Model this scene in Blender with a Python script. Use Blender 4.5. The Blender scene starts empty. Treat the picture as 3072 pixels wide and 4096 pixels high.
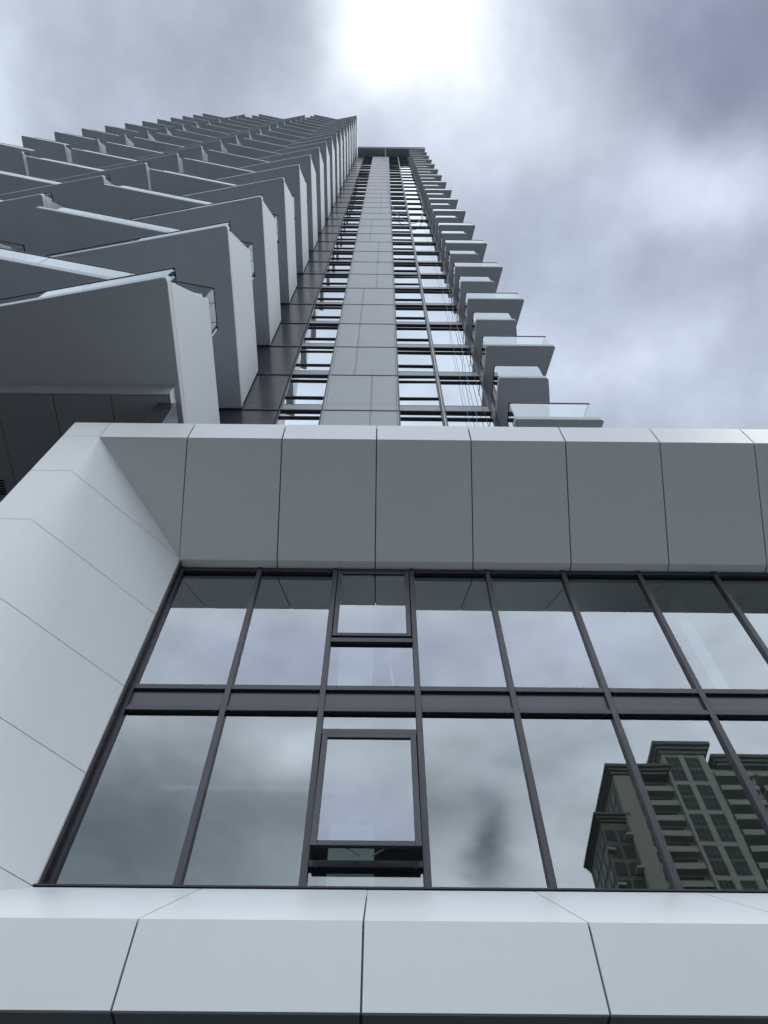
import bpy, bmesh, math, random
from mathutils import Vector, Matrix
random.seed(7)
scene = bpy.context.scene
COL = scene.collection
EYE = 1.6                      # eye height; heights below are given from the eye

# ------------------------------------------------------------------ camera
def make_camera():
    f, pitch, roll, yaw = 3162.63, math.radians(61.9428), math.radians(0.28234), math.radians(0.3043)
    fwd = Vector((math.sin(yaw)*math.cos(pitch), math.cos(yaw)*math.cos(pitch), math.sin(pitch)))
    right = Vector((math.cos(yaw), -math.sin(yaw), 0)); up = right.cross(fwd)
    R = math.cos(roll)*right + math.sin(roll)*up
    U = -math.sin(roll)*right + math.cos(roll)*up
    m = Matrix((R, U, -fwd)).transposed().to_4x4()
    m.translation = Vector((0, 0, EYE))
    cd = bpy.data.cameras.new('camera'); co = bpy.data.objects.new('camera', cd)
    COL.objects.link(co); co.matrix_world = m
    cd.sensor_width = 36; cd.lens = 36*f/4096; cd.clip_start = 0.05; cd.clip_end = 6000
    scene.camera = co
make_camera()
scene.render.resolution_x = 768; scene.render.resolution_y = 1024

# ------------------------------------------------------------------ node helper
class NT:
    def __init__(s, tree): s.t = tree; s.n = tree.nodes; s.l = tree.links
    def node(s, typ, **kw):
        n = s.n.new(typ)
        for k, v in kw.items(): setattr(n, k, v)
        return n
    def put(s, sock, v):
        if hasattr(v, 'is_output') or isinstance(v, bpy.types.NodeSocket): s.l.new(v, sock)
        else: sock.default_value = v
    def math(s, op, a, b=0.0, c=None, clamp=False):
        n = s.node('ShaderNodeMath', operation=op, use_clamp=clamp)
        s.put(n.inputs[0], a); s.put(n.inputs[1], b)
        if c is not None: s.put(n.inputs[2], c)
        return n.outputs[0]
    def mix(s, fac, a, b, blend='MIX'):
        n = s.node('ShaderNodeMix', data_type='RGBA', blend_type=blend)
        s.put(n.inputs[0], fac)
        for i, v in ((6, a), (7, b)):
            if isinstance(v, tuple): v = (v[0], v[1], v[2], 1)
            s.put(n.inputs[i], v)
        return n.outputs[2]
    def noise(s, vec, scale, detail=3, rough=.5):
        n = s.node('ShaderNodeTexNoise'); n.inputs['Scale'].default_value = scale
        n.inputs['Detail'].default_value = detail; n.inputs['Roughness'].default_value = rough
        if vec is not None: s.l.new(vec, n.inputs['Vector'])
        return n

# ------------------------------------------------------------------ world: cloudy sky over a Nishita base
SUN_DIR = Vector((0.56, -0.07, 1)).normalized()     # the sun stands almost overhead, behind thin cloud
def make_world():
    w = bpy.data.worlds.new('World'); scene.world = w; w.use_nodes = True
    T = NT(w.node_tree); T.n.clear()
    sky = T.node('ShaderNodeTexSky', sky_type='NISHITA', sun_disc=False)
    sky.sun_elevation = math.asin(SUN_DIR.z); sky.sun_rotation = math.atan2(SUN_DIR.x, SUN_DIR.y)
    skyc = T.mix(1.0, sky.outputs[0], (.09, .09, .09), 'MULTIPLY')
    tc = T.node('ShaderNodeTexCoord'); sep = T.node('ShaderNodeSeparateXYZ'); T.l.new(tc.outputs['Generated'], sep.inputs[0])
    z = T.math('MAXIMUM', sep.outputs[2], .06)
    u = T.math('DIVIDE', sep.outputs[0], z); v = T.math('DIVIDE', sep.outputs[1], z)
    cmb = T.node('ShaderNodeCombineXYZ'); T.l.new(u, cmb.inputs[0]); T.l.new(v, cmb.inputs[1])
    n1 = T.noise(cmb.outputs[0], 4.6, 4, .5)
    sp = T.node('ShaderNodeSeparateXYZ'); T.l.new(n1.outputs['Color'], sp.inputs[0])
    amp = .15
    ud = T.math('ADD', u, T.math('MULTIPLY', T.math('SUBTRACT', sp.outputs[0], .5), amp))
    vd = T.math('ADD', v, T.math('MULTIPLY', T.math('SUBTRACT', sp.outputs[1], .5), amp))
    # two broad zones: the cloud ahead and overhead, the brighter thin cloud behind the viewer
    mb = T.node('ShaderNodeMapRange', interpolation_type='SMOOTHERSTEP'); T.l.new(v, mb.inputs[0])
    for i, q in ((1, -.20), (2, -.75), (3, 0.0), (4, 1.0)): mb.inputs[i].default_value = q
    back = mb.outputs[0]
    colr = T.mix(back, (.45, .51, .62), (2.75, 2.95, 3.18))
    mr = T.node('ShaderNodeMapRange', interpolation_type='SMOOTHERSTEP'); T.l.new(sep.outputs[2], mr.inputs[0])
    for i, q in ((1, .33), (2, .56), (3, 1.0), (4, 0.0)): mr.inputs[i].default_value = q
    low = mr.outputs[0]
    blobs = [  # u, v, radius u, radius v, colour, strength
        (-.20, -.05, .17, .085, (.36, .40, .48), .95),
        (-.46, .02, .05, .10, (.74, .83, .95), .9),
        (.30, -.06, .12, .075, (.30, .345, .44), .95),
        (.45, -.08, .11, .11, (.15, .18, .32), .9),
        (.09, .03, .13, .07, (.72, .79, .93), .8),
        (.05, -.36, .60, .20, (.84, .92, 1.06), .8),
        (.06, -.035, .10, .06, (.80, .87, .97), .85),
        (-.02, -.015, .045, .035, (1.0, 1.07, 1.15), .85),
        (.045, -.10, .07, .055, (1.3, 1.38, 1.46), .9),
        (.02, -.055, .045, .04, (1.15, 1.22, 1.3), .7),
        (-.13, -.08, .055, .05, (.40, .45, .54), .8),
        (.22, -.065, .07, .06, (.46, .51, .62), .55),
        (.46, -.08, .14, .10, (.16, .195, .30), .88),
        (.37, .10, .085, .045, (.74, .80, .97), .85),
        (.30, .17, .14, .05, (.40, .45, .59), .55),
        (.46, .22, .10, .07, (.34, .39, .53), .6),
        (.30, .31, .16, .06, (.72, .79, .98), .7),
        (.47, .36, .10, .05, (.50, .57, .72), .5),
        # behind the viewer, seen only as reflections and as light
        (-.50, -1.22, .40, .26, (.62, .74, .86), .95),
        (-.13, -1.00, .085, .06, (3.4, 3.6, 3.9), .85),
        (-.05, -1.14, .30, .09, (.95, 1.05, 1.2), .75),
        (.205, -1.24, .028, .10, (.32, .40, .52), .85),
        (.175, -1.12, .03, .05, (.9, 1.0, 1.2), .6),
        (.30, -.98, .10, .035, (1.05, 1.2, 1.4), .6),
        (.24, -1.02, .05, .02, (.8, .92, 1.1), .5),
        (.55, -1.0, .3, .2, (2.2, 2.4, 2.7), .6),
        (.27, -.78, .10, .06, (2.6, 2.75, 3.4), .6),
        (-.10, -.80, .30, .09, (1.75, 1.85, 2.5), .75),
        (.42, -.80, .08, .08, (1.8, 1.95, 2.5), .5),
    ]
    for (bu, bv, ru, rv, c, s) in blobs:
        a = T.math('MULTIPLY', T.math('SUBTRACT', ud, bu), 1/ru); b = T.math('MULTIPLY', T.math('SUBTRACT', vd, bv), 1/rv)
        d2 = T.math('ADD', T.math('MULTIPLY', a, a), T.math('MULTIPLY', b, b))
        g = T.math('MULTIPLY', T.math('EXPONENT', T.math('MULTIPLY', d2, -.7)), s)
        colr = T.mix(g, colr, c)
    front = T.math('MULTIPLY_ADD', sep.outputs[1], 1.6, .1, clamp=True)      # the horizon ahead is brighter than the built-up one behind
    colr = T.mix(low, colr, T.mix(front, (.17, .19, .22), (2.3, 2.4, 2.4)))
    n2 = T.noise(cmb.outputs[0], 8.5, 5, .56)
    k = T.math('MULTIPLY_ADD', n2.outputs['Fac'], .64, .68)
    cc = T.node('ShaderNodeCombineColor')
    for i in range(3): T.l.new(k, cc.inputs[i])
    colr = T.mix(1.0, colr, cc.outputs[0], 'MULTIPLY')
    colr = T.mix(.93, skyc, colr)
    bg = T.node('ShaderNodeBackground'); T.l.new(colr, bg.inputs[0]); bg.inputs[1].default_value = 1.0
    out = T.node('ShaderNodeOutputWorld'); T.l.new(bg.outputs[0], out.inputs[0])
make_world()
sd = bpy.data.lights.new('sun', 'SUN'); sd.energy = 0.9; sd.angle = math.radians(11); sd.color = (1, .97, .93)
so = bpy.data.objects.new('sun', sd); COL.objects.link(so); so.location = (0, -5, 200)
so.rotation_euler = SUN_DIR.to_track_quat('Z', 'Y').to_euler()
scene.view_settings.view_transform = 'Standard'; scene.view_settings.look = 'None'
scene.view_settings.exposure = 0.10; scene.view_settings.gamma = 1.0
try:
    scene.cycles.max_bounces = 10; scene.cycles.transparent_max_bounces = 16; scene.cycles.glossy_bounces = 6
except Exception: pass

# ------------------------------------------------------------------ materials
MATS = {}
def mat_surface(name, col, rough=.5, metal=0.0, spec=.5, var=.06, vscale=1.5, streak=0.0, bump=0.0, bscale=40, coat=0.0):
    m = bpy.data.materials.new(name); m.use_nodes = True; T = NT(m.node_tree)
    b = T.n['Principled BSDF']; tc = T.node('ShaderNodeTexCoord')
    geo = T.node('ShaderNodeNewGeometry')
    n = T.noise(geo.outputs['Position'], vscale, 5, .6)
    k = T.math('MULTIPLY_ADD', n.outputs['Fac'], 2*var, 1-var)
    if streak:
        mp = T.node('ShaderNodeMapping'); T.l.new(geo.outputs['Position'], mp.inputs[0]); mp.inputs['Scale'].default_value = (3.5, 3.5, .22)
        ns = T.noise(mp.outputs[0], 2.0, 6, .62)
        st = T.math('MULTIPLY', T.math('SUBTRACT', ns.outputs['Fac'], .5), streak*2)
        k = T.math('ADD', k, st)
    cc = T.node('ShaderNodeCombineColor')
    for i in range(3): T.l.new(k, cc.inputs[i])
    c = T.mix(1.0, col, cc.outputs[0], 'MULTIPLY'); T.l.new(c, b.inputs['Base Color'])
    rn = T.math('MULTIPLY_ADD', n.outputs['Fac'], .16, rough-.08); T.l.new(rn, b.inputs['Roughness'])
    b.inputs['Metallic'].default_value = metal; b.inputs['Specular IOR Level'].default_value = spec
    b.inputs['Coat Weight'].default_value = coat
    if bump:
        nb = T.noise(geo.outputs['Position'], bscale, 3, .5); bp = T.node('ShaderNodeBump')
        bp.inputs['Strength'].default_value = bump; bp.inputs['Distance'].default_value = .01
        T.l.new(nb.outputs['Fac'], bp.inputs['Height']); T.l.new(bp.outputs[0], b.inputs['Normal'])
    MATS[name] = m; return m
def mat_glass(name, tint, gloss, base, gain, opaque=None, wave=0.0, wscale=.9):
    """coated facade glass: mirror layer that strengthens at grazing angles over clear (or dark-backed) glass"""
    m = bpy.data.materials.new(name); m.use_nodes = True; T = NT(m.node_tree); T.n.clear()
    out = T.node('ShaderNodeOutputMaterial'); g = T.node('ShaderNodeBsdfGlossy'); g.inputs['Roughness'].default_value = .004
    g.inputs['Color'].default_value = (*gloss, 1)
    if wave:
        geo = T.node('ShaderNodeNewGeometry'); nz = T.noise(geo.outputs['Position'], wscale, 2, .4); bp = T.node('ShaderNodeBump')
        bp.inputs['Strength'].default_value = wave; bp.inputs['Distance'].default_value = .02
        T.l.new(nz.outputs['Fac'], bp.inputs['Height']); T.l.new(bp.outputs[0], g.inputs['Normal'])
    if opaque: t = T.node('ShaderNodeBsdfDiffuse'); t.inputs['Color'].default_value = (*opaque, 1)
    else: t = T.node('ShaderNodeBsdfTransparent'); t.inputs['Color'].default_value = (*tint, 1)
    fr = T.node('ShaderNodeFresnel'); fr.inputs['IOR'].default_value = 1.5
    gb = T.node('ShaderNodeNewGeometry')      # one mirror layer per pane: the outer face
    fac = T.math('MULTIPLY', T.math('MULTIPLY_ADD', fr.outputs[0], gain, base, clamp=True), T.math('SUBTRACT', 1.0, gb.outputs['Backfacing']))
    mx = T.node('ShaderNodeMixShader'); T.l.new(fac, mx.inputs[0]); T.l.new(t.outputs[0], mx.inputs[1]); T.l.new(g.outputs[0], mx.inputs[2])
    T.l.new(mx.outputs[0], out.inputs[0]); MATS[name] = m; return m
mat_surface('white_panel', (.79, .825, .835), .36, spec=.45, var=.03, vscale=.6, streak=.022, bump=.35, bscale=1.3)
mat_surface('joint', (.16, .17, .18), .7, var=.1)
mat_surface('joint_dark', (.035, .038, .042), .7, var=.1)
mat_surface('painted_concrete', (.57, .60, .64), .6, spec=.35, var=.05, vscale=1.1, streak=.03, bump=.12, bscale=55)
mat_surface('concrete_edge', (.62, .67, .72), .6, spec=.35, var=.05, vscale=3)
mat_surface('dark_cladding', (.045, .050, .060), .24, spec=.6, var=.12, vscale=.8, streak=.05)
mat_surface('metal_panel', (.46, .485, .505), .50, metal=.0, spec=.35, var=.06, vscale=.9, streak=.09)
mat_surface('dark_frame', (.021, .023, .031), .42, spec=.5, var=.08)
mat_surface('black_gasket', (.012, .012, .016), .5, var=.1)
mat_surface('dark_soffit', (.34, .37, .40), .5, spec=.4, var=.06, vscale=.8)
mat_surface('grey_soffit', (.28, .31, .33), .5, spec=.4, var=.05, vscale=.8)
mat_surface('spandrel_glass', (.034, .039, .050), .3, spec=.4, var=.05)
mat_surface('tower_spandrel', (.30, .31, .33), .3, spec=.5, var=.05)
mat_surface('interior_wall', (.42, .44, .42), .85, var=.1)
mat_surface('interior_ceiling', (.25, .26, .26), .9, var=.15)
mat_surface('foil', (.85, .87, .88), .28, metal=.9, var=.1, bump=.9, bscale=14)
mat_surface('plaster_board', (.72, .76, .74), .8, var=.05)
mat_surface('asphalt', (.06, .06, .062), .9, var=.2, bump=.4)
mat_surface('paving', (.072, .073, .073), .85, var=.15, bump=.2)
mat_surface('kerb_stone', (.40, .40, .39), .8, var=.1)
mat_surface('road_paint', (.75, .75, .72), .7, var=.1)
mat_surface('beige_render', (.58, .60, .51), .85, var=.1, streak=.08)
mat_surface('pale_render', (.66, .69, .60), .85, var=.08, streak=.06)
mat_surface('brown_render', (.31, .32, .27), .85, var=.12, streak=.06)
mat_surface('old_window', (.10, .12, .11), .25, spec=.5, var=.1)
mat_surface('rope_white', (.55, .56, .58), .8, var=.1)
mat_surface('rope_red', (.24, .03, .045), .8, var=.1)
mat_surface('rope_grey', (.34, .35, .37), .8, var=.1)
mat_surface('steel', (.35, .36, .37), .35, metal=.8, var=.1)
mat_glass('podium_glass', (.70, .77, .78), (.88, .94, .97), .115, 1.2, wave=.03)
mat_glass('tower_glass', (0, 0, 0), (.84, .89, .92), .68, 1.2, opaque=(.02, .025, .03), wave=.05, wscale=1.4)
mat_glass('railing_glass', (.80, .86, .86), (.90, .96, .96), .34, 1.3)

# ------------------------------------------------------------------ mesh building
class MB:
    def __init__(s): s.v = []; s.f = []
    def poly(s, pts): i = len(s.v); s.v += [tuple(p) for p in pts]; s.f.append(tuple(range(i, i+len(pts))))
    def solid(s, a, b):
        """closed solid between two matching outlines"""
        n = len(a); i = len(s.v); s.v += [tuple(p) for p in a] + [tuple(p) for p in b]
        s.f.append(tuple(range(i, i+n))); s.f.append(tuple(range(i+2*n-1, i+n-1, -1)))
        for k in range(n): q = (k+1) % n; s.f.append((i+k, i+n+k, i+n+q, i+q))
    def box(s, x0, x1, y0, y1, z0, z1):
        s.solid([(x0, y0, z0), (x1, y0, z0), (x1, y1, z0), (x0, y1, z0)], [(x0, y0, z1), (x1, y0, z1), (x1, y1, z1), (x0, y1, z1)])
    def prism(s, outline, z0, z1): s.solid([(x, y, z0) for x, y in outline], [(x, y, z1) for x, y in outline])
    def side(s, outline, x0, x1): s.solid([(x0, y, z) for y, z in outline], [(x1, y, z) for y, z in outline])
    def panel(s, pts, gaps, t=.03):
        """flat cladding panel: outline with its own gap at each edge, thickness behind the face"""
        P = [Vector(p) for p in pts]; n = len(P)
        nr = Vector((0, 0, 0))
        for i in range(n): nr += P[i].cross(P[(i+1) % n])
        nr.normalize()
        if nr.dot(Vector((0, 0, 0))-P[0]) < 0: nr = -nr      # faces the street
        ex = (P[1]-P[0]).normalized(); ey = nr.cross(ex); o = P[0]
        q = [((p-o).dot(ex), (p-o).dot(ey)) for p in P]
        cx = sum(a for a, b in q)/n; cy = sum(b for a, b in q)/n
        L = []
        for i in range(n):
            (x0, y0), (x1, y1) = q[i], q[(i+1) % n]; dx, dy = x1-x0, y1-y0; l = math.hypot(dx, dy); nx, ny = -dy/l, dx/l
            if (cx-x0)*nx+(cy-y0)*ny < 0: nx, ny = -nx, -ny
            g = gaps[i]; L.append((nx, ny, nx*(x0)+ny*(y0)+g))
        r = []
        for i in range(n):
            a, b = L[i-1], L[i]; det = a[0]*b[1]-a[1]*b[0]
            r.append(((a[2]*b[1]-b[2]*a[1])/det, (a[0]*b[2]-b[0]*a[2])/det))
        F = [o+ex*x+ey*y for x, y in r]
        s.solid(F, [p-nr*t for p in F])
    def tube(s, pts, r, seg=6):
        P = [Vector(p) for p in pts]; rings = []
        for i, p in enumerate(P):
            d = (P[min(i+1, len(P)-1)]-P[max(i-1, 0)]).normalized(); a = d.orthogonal().normalized()
            if rings:
                a = (ref-d*ref.dot(d)).normalized()
            ref = a; b = d.cross(a)
            rings.append([p+(a*math.cos(t)+b*math.sin(t))*r for t in [2*math.pi*k/seg for k in range(seg)]])
        i0 = len(s.v)
        for R in rings: s.v += [tuple(p) for p in R]
        for i in range(len(rings)-1):
            for k in range(seg):
                q = (k+1) % seg; s.f.append((i0+i*seg+k, i0+i*seg+q, i0+(i+1)*seg+q, i0+(i+1)*seg+k))
        s.f.append(tuple(range(i0+seg-1, i0-1, -1))); s.f.append(tuple(range(i0+(len(rings)-1)*seg, i0+len(rings)*seg)))
    def build(s, name, mat, parent=None, bevel=0, at=None, smooth=False, segs=1):
        """links the collected shapes as one mesh object; `at` is its own origin (eye heights)"""
        o3 = Vector(at) if at else (parent['_o'] if parent is not None and '_o' in parent else Vector((0, 0, -EYE)))
        o3 = Vector(o3)
        me = bpy.data.meshes.new(name); me.from_pydata([tuple(Vector(v)-o3) for v in s.v], [], s.f)
        bm = bmesh.new(); bm.from_mesh(me); bmesh.ops.recalc_face_normals(bm, faces=bm.faces)
        if bevel:
            es = [e for e in bm.edges if len(e.link_faces) == 2 and e.calc_face_angle(0) > .3]
            bmesh.ops.bevel(bm, geom=es, offset=bevel, segments=segs, profile=.5, affect='EDGES', clamp_overlap=True)
        bm.to_mesh(me); bm.free()
        if smooth:
            for p in me.polygons: p.use_smooth = True
        me.materials.append(MATS[mat] if isinstance(mat, str) else mat)
        ob = bpy.data.objects.new(name, me); COL.objects.link(ob)
        po = Vector(parent['_o']) if parent is not None else Vector((0, 0, -EYE))
        if parent is not None: ob.parent = parent; ob.location = o3-po
        else: ob.location = o3+Vector((0, 0, EYE))
        ob['_o'] = tuple(o3)
        return ob
def thing(name, label, cat, at, group=None):
    o = bpy.data.objects.new(name, None); COL.objects.link(o); o.location = Vector(at)+Vector((0, 0, EYE)); o['_o'] = tuple(at)
    o['label'] = label; o['category'] = cat
    if group: o['group'] = group
    return o
def tag(o, label, cat, group=None):
    o['label'] = label; o['category'] = cat
    if group: o['group'] = group
    return o
def shift(o, d, parent):
    """copy of a part and its sub-parts, moved by d inside its thing"""
    c = o.copy(); COL.objects.link(c); c.parent = parent; c.location = o.location+Vector(d)
    for ch in o.children:
        k = ch.copy(); COL.objects.link(k); k.parent = c
    return c

# ------------------------------------------------------------------ ground
GZ = -EYE
def structure(o): o['kind'] = 'structure'; return o
g = MB(); g.poly([(-3000, -3000, GZ-.16), (3000, -3000, GZ-.16), (3000, 3000, GZ-.16), (-3000, 3000, GZ-.16)]); structure(g.build('ground', 'asphalt'))
g = MB(); g.box(-120, 120, -3.5, 60, GZ-.15, GZ); structure(g.build('pavement', 'paving'))
g = MB()
for k in range(-60, 60): g.box(k*2+.006, k*2+1.994, -3.72, -3.504, GZ-.15, GZ+.004)
structure(g.build('kerb', 'kerb_stone'))
g = MB(); g.box(-120, 120, -40, -18, GZ-.15, GZ); structure(g.build('far_pavement', 'paving'))
g = MB()
for k in range(-20, 20): g.box(k*6, k*6+3, -10.9, -10.75, GZ-.156, GZ-.152)
structure(g.build('road_marking', 'road_paint'))

# ================================================================== PODIUM
pod = thing('podium_building', 'low white panelled podium with a splayed picture frame around dark framed windows', 'building', (1.0, 5.0, GZ))
J0, JS = -.10, 1.535           # panel joints
YF, YI = 5.0, 6.5              # face plane, inner end of the splay
XO, XF, XI = -5.20, -4.600, -3.16   # outer edge, fold, inner edge of the left jamb
ZT, ZS, ZSI = 12.49, 11.885, 10.555  # top, soffit fold, soffit inner end
ZB, ZLT, ZSL = 2.84, 3.45, 4.79      # bottom, sill fold, sill inner end
XR = 13.7
js = [J0+JS*k for k in range(-2, 10)]     # -3.17 ...
G = .009
# top fascia
m = MB()
edges = [XF]+[j for j in js if j > XF+.5]+[XR]
for i in range(len(edges)-1):
    a, b = edges[i], edges[i+1]
    m.panel([(a, YF, ZS), (b, YF, ZS), (b, YF, ZT), (a, YF, ZT)], [0, G*1.2, 0, G*1.2 if i else G*.7])
m.build('top_fascia', 'white_panel', pod)
# coping: thin lid returning to the roof
m = MB(); m.box(XO+.04, XR, YF+.035, YF+.5, ZT-.06, ZT-.005); m.build('coping', 'white_panel', pod)
# left band
zs = [ZT, 11.93, 10.61, 9.10, 7.70, 6.30, 4.85, 3.45, ZB]
zj = [10.585, 9.09, 7.58, 6.17, 4.79]       # joint heights on the splay
m = MB()
bz = [ZT, 11.90]+zj+[ZB]
for i in range(len(bz)-1):
    m.panel([(XO, YF, bz[i+1]), (XF, YF, bz[i+1]), (XF, YF, bz[i]), (XO, YF, bz[i])], [G*.7 if i < len(bz)-2 else 0, G*.7 if i == 0 else 0, G*.7 if i else 0, 0])
m.build('side_fascia', 'white_panel', pod)
m = MB()
for i in range(len(bz)-1):
    m.box(XO, XO+.03, YF+.036, YF+4.5, bz[i+1]+G, bz[i]-G)
m.build('side_return', 'white_panel', pod)
# soffit (rises outward)
m = MB(); lip = .15
inn = [XI]+[j for j in js if j > XI+.5]+[XR]; outr = [XI]+inn[1:]
m.panel([(XF, YF, ZS), (js[0], YF, ZS), (XI, YI, ZSI)], [0, G*1.2, 0])
for i in range(len(inn)-1):
    a, b = (js[0] if i == 0 else inn[i]), inn[i+1]
    m.panel([(a, YF, ZS), (b, YF, ZS), (b, YI, ZSI), (a, YI, ZSI)], [0, G, 0, G])
m.build('soffit', 'white_panel', pod)
m = MB()
for i in range(len(inn)-1): m.box((XI if i == 0 else inn[i]+G), inn[i+1]-G, YI+.001, YI+lip, ZSI+.002, ZSI+.03)
m.build('soffit_lip', 'white_panel', pod)
# left splay
m = MB()
m.panel([(XF, YF, ZS), (XF, YF, zj[0]), (XI, YI, zj[0])], [0, G*.7, 0])
for i in range(len(zj)-1):
    m.panel([(XF, YF, zj[i]), (XF, YF, zj[i+1]), (XI, YI, zj[i+1]), (XI, YI, zj[i])], [0, G*.7, 0, G*.7])
m.panel([(XF, YF, zj[-1]), (XF, YF, ZLT), (XI, YI, ZSL)], [0, 0, G*.7])
m.build('side_splay', 'white_panel', pod)
m = MB(); zl = [ZSI-.004]+zj[1:]
for i in range(len(zl)-1): m.box(XI-.03, XI-.002, YI+.001, YI+lip, zl[i+1]+G*.6, zl[i]-G*.6)
m.build('side_lip', 'white_panel', pod)
# sill (falls outward)
m = MB()
m.panel([(XF, YF, ZLT), (js[0], YF, ZLT), (XI, YI, ZSL)], [0, .005, 0])
for i in range(len(inn)-1):
    a, b = (js[0] if i == 0 else inn[i]), inn[i+1]
    m.panel([(a, YF, ZLT), (b, YF, ZLT), (b, YI, ZSL), (a, YI, ZSL)], [0, .006, 0, .006])
m.build('sill', 'white_panel', pod)
m = MB(); m.box(XI-.05, XR, YI-.02, YI+.012, ZSL+.004, ZSL+.022); m.build('sill_trim', 'black_gasket', pod)
# lower fascia
m = MB()
lo = [XF]+js+[XR]
for i in range(len(lo)-1):
    a, b = lo[i], lo[i+1]
    if b-a < .2: continue
    m.panel([(a, YF, ZB), (b, YF, ZB), (b, YF, ZLT), (a, YF, ZLT)], [0, .0075, 0, .0075])
m.build('lower_fascia', 'white_panel', pod)
m = MB()
for i in range(len(lo)-1):
    if lo[i+1]-lo[i] < .2: continue
    m.box(lo[i]+.01, lo[i+1]-.01, YF+.036, 8.6, ZB+.0, ZB+.03)
m.build('underside', 'grey_soffit', pod)
# joint channels and clips
for j in js:
    m = MB(); m.box(j-.03, j+.03, YF+.032, YF+.05, ZB+.01, ZLT-.03); m.build('joint_channel', 'joint', pod)
    m = MB(); m.box(j-.007, j+.007, YF+.016, YF+.03, ZLT-.07, ZLT-.05); m.build('clip', 'joint', pod)
# backing body behind all panels
m = MB()
prof = [(YF+.05, ZT-.07), (YF+.05, ZS+.02), (YI+.02, ZSI+.06), (YI+lip, ZSI+.06), (YI+lip, ZT-.07)]
m.side(prof, XF+.02, XR)
m.build('parapet_backing', 'joint_dark', pod)
m = MB()
m.side([(YF+.055, ZB+.035), (YF+.055, ZLT-.03), (YI+.02, ZSL-.055), (8.6, ZSL-.055), (8.6, ZB+.035)], XF+.05, XR)
m.build('sill_backing', 'joint', pod)
m = MB()
m.prism([(XO+.035, YF+.05), (XF-.015, YF+.05), (XI-.06, YI+.02), (XI-.06, 9.5), (XO+.035, 9.5)], ZB+.036, ZT-.075)
m.build('jamb_backing', 'joint_dark', pod)
m = MB(); m.box(XI, XR, YI+lip, 7.78, ZT-.5, ZT-.3); m.build('roof', 'joint', pod)

# windows: curtain wall inside the frame
YM, YG = 6.625, 6.68
mx = [-1.905+1.187*k for k in range(0, 13)]      # mullion centres
MW = .037
for x in mx:
    m = MB(); m.box(x-MW, x+MW, YM, YG+.06, ZSL+.0, ZSI-.0); m.build('mullion', 'dark_frame', pod, bevel=.004)
m = MB(); m.box(XI+.0, XI+.075, YM, YG+.06, ZSL, ZSI); m.build('jamb_frame', 'dark_frame', pod, bevel=.004)
m = MB(); m.box(XI-.001, XI+.03, YM-.09, YM-.001, ZSL, ZSI); m.build('jamb_gasket', 'black_gasket', pod)
cols = []
left = XI+.075
for x in mx: cols.append((left, x-MW)); left = x+MW
T2a, T2b = 7.305, 7.385     # lower transom of the spandrel band
T1a, T1b = 7.69, 7.775
def transom(x0, x1, z0, z1, y0=YM+.004):
    m = MB(); m.box(x0+.001, x1-.001, y0, YG+.055, z0, z1); o = m.build('transom', 'dark_frame', pod, bevel=.003)
    m = MB()
    for xx in (x0+.07, x1-.07):
        m = MB(); m.box(xx-.010, xx+.010, y0+.012, y0+.022, z0-.003, z0-.0005); m.build('screw', 'steel', o)
    # black gasket where the pane meets the bar
    m = MB(); m.box(x0+.002, x1-.002, y0+.034, YG-.002, z0-.012, z0-.005); m.build('gasket', 'black_gasket', o)
    return o
def pane(x0, x1, z0, z1, par=None, y=YG):
    m = MB(); m.box(x0-.01, x1+.01, y, y+.012, z0-.01, z1+.01); return m.build('window_pane', 'podium_glass', par or pod)
for i, (a, b) in enumerate(cols):
    transom(a, b, ZSI-.115, ZSI-.03); transom(a, b, T1a, T1b); transom(a, b, T2a, T2b)
    m = MB(); m.box(a-.005, b+.005, YG-.012, YG+.02, T2b-.005, T1a+.005); m.build('spandrel_panel', 'spandrel_glass', pod)
    if i != 2:
        pane(a, b, T1b, ZSI-.115); pane(a, b, ZSL-.03, T2a)
a, b = cols[2]
# sashes in the third bay
def sash(a, b, z0, z1, ang, label):
    """top-hung sash: hinge line at z1, bottom swung outward by ang"""
    piv = Vector((0, YM+.0, z1))
    def rot(m):
        c, s = math.cos(ang), math.sin(ang)
        for i, v in enumerate(m.v):
            y, z = v[1]-piv.y, v[2]-piv.z
            m.v[i] = (v[0], piv.y+y*c+z*s, piv.z-y*s+z*c)
        return m
    y0, y1, w = YM-.012, YM+.03, .066
    m = MB(); m.box(a, a+w, y0, y1, z0, z1); m.box(b-w, b, y0, y1, z0, z1); m.box(a+w, b-w, y0, y1, z0, z0+w); m.box(a+w, b-w, y0, y1, z1-w, z1)
    fr = rot(m).build('sash_window', 'dark_frame', pod, bevel=.003); fr['label'] = label
    m = MB(); m.box(a+w-.01, b-w+.01, y0+.018, y0+.030, z0+w-.01, z1-w+.01); rot(m).build('pane', 'podium_glass', fr)
    return fr
g = .012
up = sash(a+g, b-g, 8.79, ZSI-.125, 0.0, 'closed top-hung sash window in the upper storey')
transom(a, b, 8.675, 8.765); pane(a, b, T1b, 8.675)
transom(a, b, 6.925, 7.01); pane(a, b, 7.01, T2a)
lw = sash(a+g, b-g, 5.225, 6.91, math.radians(5.6), 'top-hung sash window swung open at the bottom')
transom(a, b, 5.135, 5.21); pane(a, b, ZSL-.03, 5.135)
m = MB()
for s_ in (-1, 1):
    cx = (a+b)/2
    m.tube([(cx+s_*.27, 6.455, 5.27), (cx+s_*.06, 6.60, 5.235)], .009)
m.build('stay_arm', 'steel', lw)
m = MB(); m.box(a+.12, b-.12, 6.47, 6.485, 5.242, 5.256); m.build('latch_rail', 'steel', lw)

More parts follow.
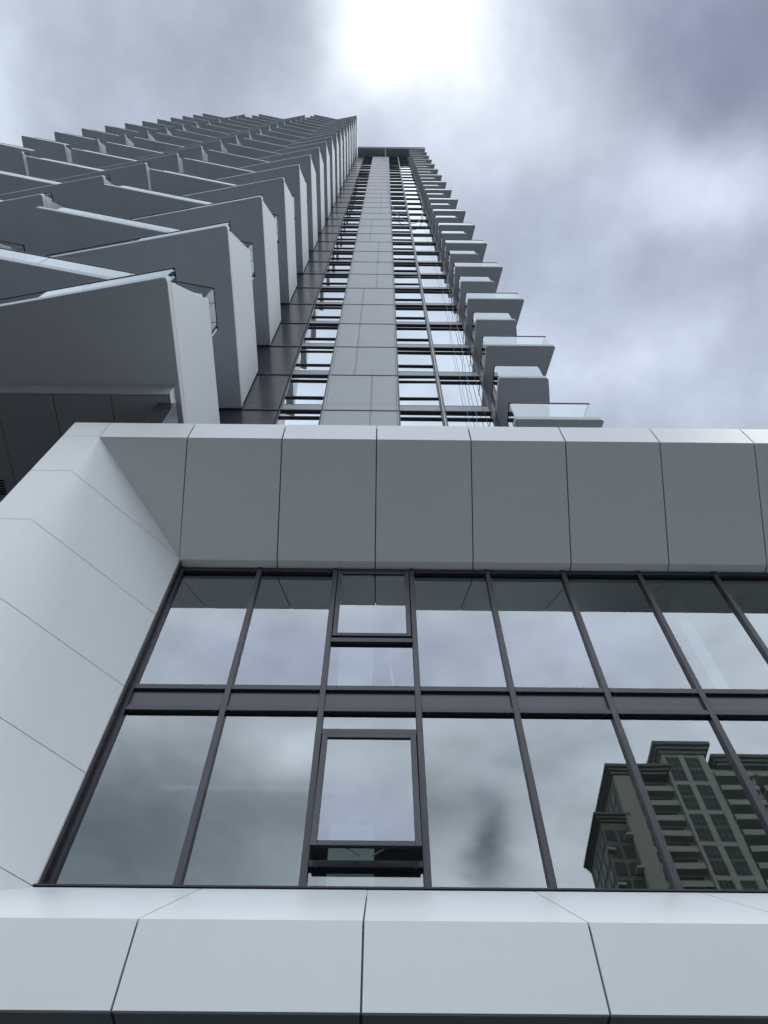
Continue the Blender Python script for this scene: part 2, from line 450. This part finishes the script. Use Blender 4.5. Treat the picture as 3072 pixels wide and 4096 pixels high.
# interior of the podium
m = MB(); m.box(XI-.05, XR, 11.9, 12.1, ZB, ZT-.5); m.build('interior_wall', 'interior_wall', pod)
m = MB(); m.box(XI-.05, XR, YG+.07, 11.9, 7.32, 7.76); m.build('floor_slab', 'interior_ceiling', pod)
m = MB(); m.box(XI-.05, XR, YG+.07, 11.9, ZSI+.03, ZSI+.3); m.build('ceiling', 'interior_ceiling', pod)
m = MB(); m.box(XI-.25, XI-.07, YG+.02, 11.9, ZB, ZT-.5); m.build('partition', 'interior_wall', pod)
m = MB(); m.box(2.2, 2.4, 9.0, 11.9, 7.76, ZSI+.03); m.build('partition', 'interior_wall', pod)
m = MB(); m.box(-.62, -.12, 7.6, 7.66, 8.0, 10.4); m.build('wall_board', 'plaster_board', pod)
m = MB(); m.box(-.55, -.05, 7.3, 7.34, ZSL, 6.2); m.build('wall_board', 'interior_wall', pod)
for (x0, x1) in ((4.6, 4.8),):
    m = MB(); m.box(x0, x1, 7.2, 7.4, 7.76, ZSI+.03); m.build('interior_column', 'plaster_board', pod)
# street level below the frame
m = MB()
for k in range(-2, 7): m.box(k*2.0-.05, k*2.0+.05, 8.2, 8.35, GZ, ZB)
m.box(-5.2, XR, 8.2, 8.36, GZ, GZ+.15); m.build('shopfront_frame', 'dark_frame', pod)
m = MB(); m.box(-5.2, XR, 8.28, 8.30, GZ+.1, ZB); m.build('shopfront_glass', 'podium_glass', pod)
m = MB(); m.box(-5.2, XR, 11.0, 11.2, GZ, ZB); m.build('shopfront_wall', 'interior_wall', pod)

# ducts inside (things of their own)
def duct(pts, r, label):
    P = []; 
    for i in range(len(pts)-1):
        A, B = Vector(pts[i]), Vector(pts[i+1]); n = max(2, int((B-A).length/.09))
        for k in range(n): P.append(A.lerp(B, k/n))
    P.append(Vector(pts[-1]))
    m = MB(); m.tube(P, r, 12)
    for k, v in enumerate(m.v):
        ring = k//12; c = P[min(ring, len(P)-1)]; f = 1+.09*math.sin(ring*2.6)+random.uniform(-.05, .05); m.v[k] = tuple(c+(Vector(v)-c)*f)
    o3 = tuple(Vector(pts[0])); o = m.build('foil_duct', 'foil', None, at=o3, smooth=True)
    return tag(o, label, 'duct', 'foil ducts inside the podium')
duct([(-2.72, 7.5, 6.88), (-1.8, 7.5, 6.9), (-.3, 7.52, 6.88)], .05, 'silver foil duct lying horizontally behind the lower left window panes')
duct([(-.98, 8.3, 7.8), (-.98, 8.3, 8.6), (-.96, 8.25, 9.6), (-.90, 8.1, 10.5)], .06, 'silver foil duct hanging upright behind the second upper window pane')
duct([(.22, 7.9, 7.8), (.2, 7.9, 9.2), (.12, 7.85, 10.0), (-.1, 7.8, 10.4)], .045, 'thin pale duct bending behind the closed upper sash window')

# ================================================================== TOWER
tow = thing('residential_tower', 'very tall grey tower with zigzag balcony blades and small glass balconies', 'building', (-6.0, 8.0, GZ))
FH = 3.1406
def LV(k): return 21.13+FH*k
YT = 8.0
KMIN, KMAX = -2, 31
LXc, LX0, LX1, PX0, PX1, MX_, RX, EX = -5.3, -4.0, -2.945, -1.71, .44, 1.71, 3.07, 3.2
# body
m = MB(); m.box(LXc+.02, EX-.02, YT+.16, 22, 9.0, 121.0); m.build('core', 'dark_cladding', tow)
m = MB(); m.box(-25.6, LXc, 6.79, 22, 14.9, 124.4); m.build('wing', 'dark_cladding', tow)
m = MB(); m.box(-25.6, LXc, 12.2, 21.9, GZ, 14.5); m.box(LXc+.2, 4.6, 12.25, 21.9, GZ, 9.0); m.build('base', 'dark_cladding', tow)
m = MB(); m.box(EX-.01, 4.9, 9.5, 21.95, GZ, 119.7); m.build('side_wing', 'dark_cladding', tow)
# repeated floor pieces, modelled for floor 0 and copied up
L0 = LV(0); base_at = lambda x, y: (x, y, L0)
floors = range(KMIN, KMAX)
def repeat(o, ks, fn=None):
    for k in ks:
        if k != 0: c = shift(o, (0, 0, FH*k), tow)
def at0(x, y): return (x, y, L0)
o = None
m = MB(); m.box(LXc, EX, YT-.005, YT+.10, L0-.03, L0+.022); led = m.build('ledge', 'dark_frame', tow, at=at0(0, 8)); repeat(led, floors)
m = MB()
m.box(LXc, LX1-.03, YT+.02, YT+.14, L0+.034, L0+.55); m.box(LXc, LX1-.03, YT+.02, YT+.14, L0+.562, L0+FH-.04)
cl = m.build('cladding', 'dark_cladding', tow, at=at0(-4, 8)); repeat(cl, floors)
m = MB(); m.box(RX+.03, EX, YT-.0, YT+.14, L0+.034, L0+FH-.04); m.box(EX-.03, EX, YT+.15, 9.5, L0+.034, L0+FH-.04)
pr = m.build('corner_pier', 'dark_cladding', tow, at=at0(3.1, 8)); repeat(pr, floors)
# light metal wall panels; the vertical joint shifts from floor to floor
def wall_panel(xj):
    m = MB(); g = .004; xe0, xe1 = PX0+.055, PX1-.045
    for (a, b) in ((xe0, xj-.04), (xj-.04, xj+.0), (xj, xe1)):
        for (c, d) in ((.035, .54), (.54, FH-.04)):
            m.box(a+g, b-g, YT+.01, YT+.05, L0+c+g, L0+d-g)
    m.box(PX0, xe0-g, YT+.0, YT+.14, L0+.035, L0+FH-.04); m.box(xe1+g, PX1, YT+.0, YT+.14, L0+.035, L0+FH-.04)
    o = m.build('wall_panel', 'metal_panel', tow, at=at0(-.6, 8), bevel=.003); return o
wa, wb = wall_panel(-.33), wall_panel(-.90)
nxt = {k: ('b' if k in (1, 2, 3, 4, 9, 10, 11, 17, 18, 24, 25, 26) else 'a') for k in floors}
for k in floors:
    if k in (0, 1): continue
    shift(wa if nxt[k] == 'a' else wb, (0, 0, FH*k), tow)
wb.location.z += FH
m = MB(); m.box(PX0+.02, PX1-.02, YT+.06, YT+.15, LV(KMIN), LV(KMAX)); m.build('panel_backing', 'dark_soffit', tow)
# windows
def window(x0, x1, vent):
    m = MB(); w = .045
    m.box(x0, x0+w, YT+.008, YT+.10, L0+.03, L0+FH-.035); m.box(x1-w, x1, YT+.008, YT+.10, L0+.03, L0+FH-.035)
    m.box(x0+w, x1-w, YT+.045, YT+.08, L0+.54, L0+.57)
    m.box(x0+w, x1-w, YT+.006, YT+.075, L0+2.62, L0+2.675)
    if vent: m.box(x0+w, x1-w, YT+.006, YT+.075, L0+1.10, L0+1.15)
    o = m.build('window', 'dark_frame', tow, at=at0((x0+x1)/2, 8), bevel=.003)
    p = MB(); p.box(x0+w-.004, x1-w+.004, YT+.058, YT+.068, L0+.56, L0+FH-.033); p.build('pane', 'tower_glass', o)
    p = MB(); p.box(x0+w, x1-w, YT+.05, YT+.08, L0+.03, L0+.538); p.build('spandrel', 'tower_spandrel', o)
    return o
for (x0, x1, vent) in ((LX1, PX0-.002, True), (PX1+.002, MX_-.025, True), (MX_+.025, RX+.025, False)):
    repeat(window(x0, x1, vent), range(KMIN, 31))
m = MB(); m.box(MX_-.023, MX_+.023, YT-.03, YT+.1, LV(KMIN), LV(KMAX)); m.build('mullion', 'metal_panel', tow)
# head cap
m = MB(); m.box(-3.85, 5.45, 7.0, 9.6, 119.75, 120.95); m.box(-3.85, 5.5, 6.93, 9.6, 120.96, 121.25); m.build('roof_cap', 'grey_soffit', tow, bevel=.02)
m = MB(); m.tube([(-.05, 6.9, 121.3), (-.05, 6.9, 119.0), (.03, 7.7, 116.5), (.03, 7.85, 110.5)], .045); m.build('drain_pipe', 'rope_white', tow)
m = MB(); m.box(-25.6, -4.05, 4.4, 22, 124.45, 125.2); m.build('wing_parapet', 'painted_concrete', tow)

# ---- zigzag balconies
SL = .18
def corner(p, a, b, r=.10):
    """rounds corner p between directions a and b"""
    p, a, b = Vector(p), Vector(a), Vector(b); u = (a-p).normalized()*r; v = (b-p).normalized()*r
    return [tuple(p+u*(1-t)**2+v*t**2) for t in (0, .3, .5, .7, 1)]
TH = .26
def rail_mb(path, z0, z1, capw=.03):
    """glass fence along a plan path; returns glass, handrail meshes"""
    gl, hr = MB(), MB()
    for (A, B) in zip(path[:-1], path[1:]):
        A, B = Vector(A), Vector(B); d = (B-A); L = d.length; d.normalize(); n = Vector((-d.y, d.x))*.007
        cnt = max(1, round(L/1.75))
        for i in range(cnt):
            a = A+d*(L*i/cnt+.008); b = A+d*(L*(i+1)/cnt-.008)
            gl.solid([(a+n).to_tuple()+(z0,), (b+n).to_tuple()+(z0,), (b-n).to_tuple()+(z0,), (a-n).to_tuple()+(z0,)],
                     [(a+n).to_tuple()+(z1-.03,), (b+n).to_tuple()+(z1-.03,), (b-n).to_tuple()+(z1-.03,), (a-n).to_tuple()+(z1-.03,)])
        w = n*(capw/.007/1.6); e = d*.02
        hr.solid([(A+w-e).to_tuple()+(z1-.03,), (B+w+e).to_tuple()+(z1-.03,), (B-w+e).to_tuple()+(z1-.03,), (A-w-e).to_tuple()+(z1-.03,)],
                 [(A+w-e).to_tuple()+(z1+.008,), (B+w+e).to_tuple()+(z1+.008,), (B-w+e).to_tuple()+(z1+.008,), (A-w-e).to_tuple()+(z1+.008,)])
    return gl, hr
YP = 3.06
def even_balcony(xr, xl, yb, yb2):
    w = xr-xl; yl = YP+SL*w
    out = corner((xr, YP), (xr, YP+1), (xl, yl))[0:]
    out = out+[(xl, yl), (xl, yb2)]+([(LXc-.02, yb2), (LXc-.02, yb), (xr, yb)] if yb > yb2 else [(xr, yb)])
    m = MB(); m.prism(out, L0, L0+TH)
    o = m.build('zigzag_balcony', 'painted_concrete', tow, at=at0(xr, YP), bevel=.012)
    gl, hr = rail_mb([(xl+.1, yl+.08-.018), (xr-.17, YP+.10), (xr-.17, YP+1.25)], L0+TH-.01, L0+1.30)
    gl.build('railing_glass', 'railing_glass', o); hr.build('handrail', 'black_gasket', o)
    # folded side wall rising to the next floor, with its leaning front edge
    yt = YP+1.06
    s = MB(); s.side([(YP+.05, L0+.02), (yt+.05, L0+FH), (yt+.10, L0+FH+TH-.02), (yb-.01, L0+FH+TH-.02), (yb-.01, L0+.02)], xr-.15, xr-.012)
    s.build('side_wall', 'concrete_edge', o, bevel=.02)
    s = MB(); s.box(xr-.0125, xr-.009, YP+.16, yb-.02, L0+.285, L0+.297); s.build('joint', 'joint', o)
    return o
def odd_balcony(xr, xl, yb, yb2):
    w = xr-xl; yr = YP+SL*w
    out = [(xr-.155, yr-.03)]+[(xr-.155, yb)]+([(LXc-.02, yb), (LXc-.02, yb2)] if yb > yb2 else [])+[(xl, yb2)]+corner((xl, YP), (xl, YP+1), (xr, yr))
    m = MB(); m.prism(out, L0, L0+TH)
    o = m.build('zigzag_balcony', 'painted_concrete', tow, at=at0(xl, YP), bevel=.012)
    gl, hr = rail_mb([(xl+.38, YP+.38*SL+1.2), (xl+.38, YP+.38*SL+.09), (xr-.09, yr+.06), (xr-.09, yr+1.05)], L0+TH-.01, L0+1.27)
    gl.build('railing_glass', 'railing_glass', o); hr.build('handrail', 'black_gasket', o)
    return o
def lay(o, ks):
    z0 = o.location.z; first = True
    for k in ks:
        if first: dz = FH*k; first = False; base = k; continue
        shift(o, (0, 0, FH*k), tow)
    o.location.z = z0+FH*base
EV = [(-4.0, -11.0, 7.98, 6.78), (-11.12, -19.25, 6.78, 6.78), (-19.40, -25.8, 6.78, 6.78)]
OD = [(-4.0, -10.15, 7.98, 6.78), (-11.12, -17.95, 6.78, 6.78), (-19.40, -25.85, 6.78, 6.78)]
ke = [[-2]+list(range(0, 34, 2)), list(range(-2, 34, 2)), list(range(4, 34, 2))]
ko = [list(range(-1, 34, 2)), list(range(-1, 34, 2)), list(range(5, 34, 2))]
for i in range(3):
    lay(even_balcony(*EV[i]), ke[i]); lay(odd_balcony(*OD[i]), ko[i])
# lowest blade: boxed lower soffit with panels, vent and column
zl2 = LV(-2)
m = MB(); z0 = 14.40
xs = [-4.12, -5.22, -6.33, -7.44, -8.55, -9.66, -10.8, -13, -16, -19, -22, -25.6]
for i in range(len(xs)-1): m.box(xs[i+1]+.008, xs[i]-.008, 5.20, 12.1, z0, z0+.03)
m.build('lower_soffit', 'dark_soffit', tow)
m = MB(); m.box(-25.6, -4.12, 5.155, 5.185, z0-.004, zl2-.002); m.box(-4.118, -4.09, 5.155, 5.50, z0+.04, zl2-.002); m.build('soffit_band', 'painted_concrete', tow)
m = MB(); m.box(-25.6, -4.125, 5.19, 12.1, z0+.035, zl2-.004); m.build('soffit_backing', 'joint_dark', tow)
m = MB(); m.box(-4.34, -3.98, 5.34, 6.3, 12.2, z0-.004); m.build('column', 'dark_cladding', tow, bevel=.01)
m = MB()
for k in range(6): m.box(-8.05, -7.66, 7.02+k*.06, 7.05+k*.06, z0-.02, z0-.004)
m.build('vent_grille', 'black_gasket', tow)
# inner side face at the open storeys: dark glossy cladding panels
m = MB(); m.box(LXc+.0, LXc+.02, 6.79, 7.36, L0+.3, L0+FH*2-.02); m.box(LXc, LXc+.02, 7.37, YT, L0+.3, L0+FH*2-.02)
iw = m.build('inner_cladding', 'dark_cladding', tow, at=at0(LXc, 7.4))
for k in range(-2, 33, 2):
    if k: shift(iw, (0, 0, FH*k), tow)

# ---- small balconies on the right
def side_balcony(out, path, name='side_balcony'):
    m = MB(); m.prism(out, L0, L0+.2); o = m.build(name, 'painted_concrete', tow, at=at0(3.2, 8), bevel=.02, segs=2)
    gl, hr = rail_mb(path, L0+.19, L0+1.28); gl.build('railing_glass', 'railing_glass', o); hr.build('handrail', 'black_gasket', o); return o
big = side_balcony([(3.205, 9.49), (3.205, 7.06), (3.245, 7.0), (5.33, 7.0), (5.38, 7.04), (5.18, 8.0), (4.88, 9.49)],
                   [(3.25, 8.0), (3.25, 7.06), (5.28, 7.06), (5.10, 8.0), (4.85, 9.4)])
small = side_balcony([(3.205, 9.49), (3.205, 7.06), (3.245, 7.0), (4.55, 7.0), (4.60, 7.05), (4.69, 7.6), (4.88, 9.49)],
                     [(3.25, 8.0), (3.25, 7.06), (4.50, 7.06), (4.60, 7.65), (4.84, 9.4)])
lay(big, list(range(-3, 32, 2))); lay(small, list(range(-2, 32, 2)))

# ---- ropes hanging down the facade (things of their own)
def rope(pts, r, mat, label, name='rope', wob=.0):
    P = [Vector(p) for p in pts]; Q = []
    for i in range(len(P)-1):
        p0, p1, p2, p3 = P[max(i-1, 0)], P[i], P[i+1], P[min(i+2, len(P)-1)]
        n = 10
        for k in range(n):
            t = k/n; Q.append(.5*((2*p1)+(p2-p0)*t+(2*p0-5*p1+4*p2-p3)*t*t+(3*p1-p0-3*p2+p3)*t**3))
    Q.append(P[-1])
    if wob: Q = [q+Vector((random.uniform(-wob, wob), 0, 0)) for q in Q]
    m = MB(); m.tube(Q, r, 5); return tag(m.build(name, mat, None, at=tuple(P[-1])), label, 'rope', 'ropes hanging down the tower')
rope([(2.9, 7.85, 117), (3.0, 7.88, 80), (3.03, 7.88, 44.1), (2.98, 7.88, 38.5), (2.87, 7.88, 33.9), (2.78, 7.88, 29.3), (2.70, 7.88, 26.5), (2.60, 7.88, 23.6), (2.58, 7.88, 21), (2.54, 7.88, 18.5)], .009, 'rope_grey', 'wavy pale rope hanging over the right window column', wob=.02)
rope([(3.06, 7.85, 117), (3.05, 7.86, 80), (3.03, 7.86, 46.3), (3.01, 7.86, 39.9), (3.02, 7.86, 34.5), (3.0, 7.86, 30.5), (2.93, 7.86, 27.2), (2.84, 7.86, 23), (2.81, 7.86, 18.5)], .009, 'rope_red', 'dark red rope hanging beside the right balconies')
rope([(2.7, 7.85, 60), (2.62, 7.9, 34), (2.47, 7.9, 28.8), (2.43, 7.9, 25.4), (2.39, 7.9, 23.3), (2.31, 7.9, 18.5)], .006, 'rope_grey', 'thin grey rope hanging nearest the middle of the right window column', wob=.01)
rope([(0.03, 7.85, 110.5), (.10, 7.85, 100), (.17, 7.85, 92), (.22, 7.85, 84.9), (.32, 7.85, 76), (.47, 7.85, 67.5), (.72, 7.85, 61.8), (1.21, 7.85, 58.0), (1.78, 7.85, 56), (2.31, 7.85, 56.9), (2.70, 7.85, 60.5), (2.94, 7.85, 66.8), (2.9, 7.85, 80)], .022, 'rope_white', 'long slack cable looping across the upper tower facade', 'cable')

# ================================================================== BUILDING ACROSS THE STREET (mirrored in the panes)
apt = thing('apartment_building', 'old beige apartment tower with heavy cornices, seen mirrored in the lower right window panes', 'building', (52.0, -91.0, GZ))
YA = -91.0
def ab(m, x0, x1, d0, d1, z0, z1): m.box(x0, x1, YA-d1, YA-d0, z0, z1)    # d = depth behind the front plane
m = MB(); ab(m, 50.3, 57.9, 0, 14, GZ, 104.5); ab(m, 57.9, 84, 1.9, 14, GZ, 103.0); ab(m, 40.4, 50.3, 1.6, 14, GZ, 99.6); ab(m, 40.4, 43.3, 0, 1.6, GZ, 99.6)
m.build('wall', 'beige_render', apt)
m = MB(); ab(m, 36.2, 40.39, 1.0, 13, GZ, 90.2); m.build('side_wall', 'brown_render', apt)
m = MB(); ab(m, 40.30, 40.395, .8, 13.9, 90.3, 99.5); m.build('gable_wall', 'brown_render', apt)
def cornice(x0, x1, d0, d1, zb, zt):
    m = MB()
    for i, e in enumerate((.35, .75, 1.2)):
        h = (zt-zb)/3; ab(m, x0-e, x1+e, d0-e, d1, zb+h*i+.01, zb+h*(i+1))
    return m.build('cornice', 'brown_render', apt)
cornice(50.3, 58.2, 0, 14.2, 104.5, 106.7); cornice(40.4, 49.6, 0, 13.8, 99.65, 101.2); cornice(36.4, 40.0, 1.0, 13.2, 90.3, 91.5); cornice(60.5, 84, 1.2, 14.1, 103.05, 104.9)
# pilasters and bands of the bay
m = MB()
for (a, b) in ((50.3, 50.75), (53.2, 54.1), (56.7, 57.9)): ab(m, a, b, -.16, -.005, 20, 104.4)
m.build('pilaster', 'pale_render', apt)
m = MB(); z = 98.35
while z > 10: ab(m, 50.76, 53.19, -.10, -.006, z-.75, z-.02); ab(m, 54.11, 56.69, -.10, -.006, z-.75, z-.02); z -= 6.2
m.build('band', 'pale_render', apt)
def bay_window(x0, x1, z1):
    z0 = z1-5.4; fr = MB()
    ab(fr, x0, x1, -.08, -.006, z0, z1)
    o = fr.build('window', 'brown_render', apt); p = MB(); n = 3; w = (x1-x0-.12*(n+1))/n
    for i in range(n):
        for (c, d) in ((z0+.12, z0+1.2), (z0+1.35, z0+2.5), (z0+2.95, z0+3.9), (z0+4.05, z1-.12)):
            xa = x0+.12+i*(w+.12); ab(p, xa, xa+w, -.10, -.082, c, d)
    p.build('pane', 'old_window', o)
z = 103.8
while z > 20:
    bay_window(50.80, 53.15, z); bay_window(54.15, 56.65, z); z -= 6.2
def apt_balcony(x0, x1, d0, d1, z):
    m = MB(); ab(m, x0, x1, d0, d1, z-.28, z); ab(m, x0, x1, d0, d0+.15, z, z+.75); o = m.build('balcony', 'pale_render', apt)
    p = MB(); ab(p, x0+.4, x1-.4, d1-.02, d1-.005, z+.05, z+2.4); p.build('door', 'old_window', o)
for k in range(26):
    z = 97.0-3.06*k; apt_balcony(43.4, 50.2, .2, 1.61, z-.3)
    z = 99.4-3.06*k; apt_balcony(58.1, 64.5, -.6, 1.91, z); apt_balcony(65.5, 72.5, -.6, 1.91, z); apt_balcony(73.5, 80.5, -.6, 1.91, z)
m = MB()
for k in range(26):
    z = 98.0-3.06*k
    for d in (1.8, 4.2, 6.6, 9.0):
        if z > 91.5: m.box(40.2, 40.29, YA-d-1.8, YA-d, z-2.2, z)
        if z < 90: m.box(36.1, 36.19, YA-d-1.8, YA-d, z-2.2, z)
    if z < 89:
        for x in (36.5, 38.6): ab(m, x, x+1.6, .9, .99, z-2.2, z)
m.build('side_windows', 'old_window', apt)
m = MB()
for k in range(13): ab(m, 35.9, 37.2, .2, 1.3, 84.5-6.1*k, 84.9-6.1*k); ab(m, 39.2, 40.38, -.8, 1.6, 90.6-6.1*k-4, 91.0-6.1*k-4)
m.build('side_ledge', 'pale_render', apt)

rt = random.Random(3)
for o in bpy.data.objects:
    if o.name.split('.')[0] == 'pane' and o.parent and o.parent.name.startswith('window') and o.parent.parent == tow:
        o.rotation_euler = (rt.gauss(0, .0022), 0, rt.gauss(0, .0022))
for o in bpy.data.objects:
    if '_o' in o: del o['_o']
print('objects', len(bpy.data.objects))
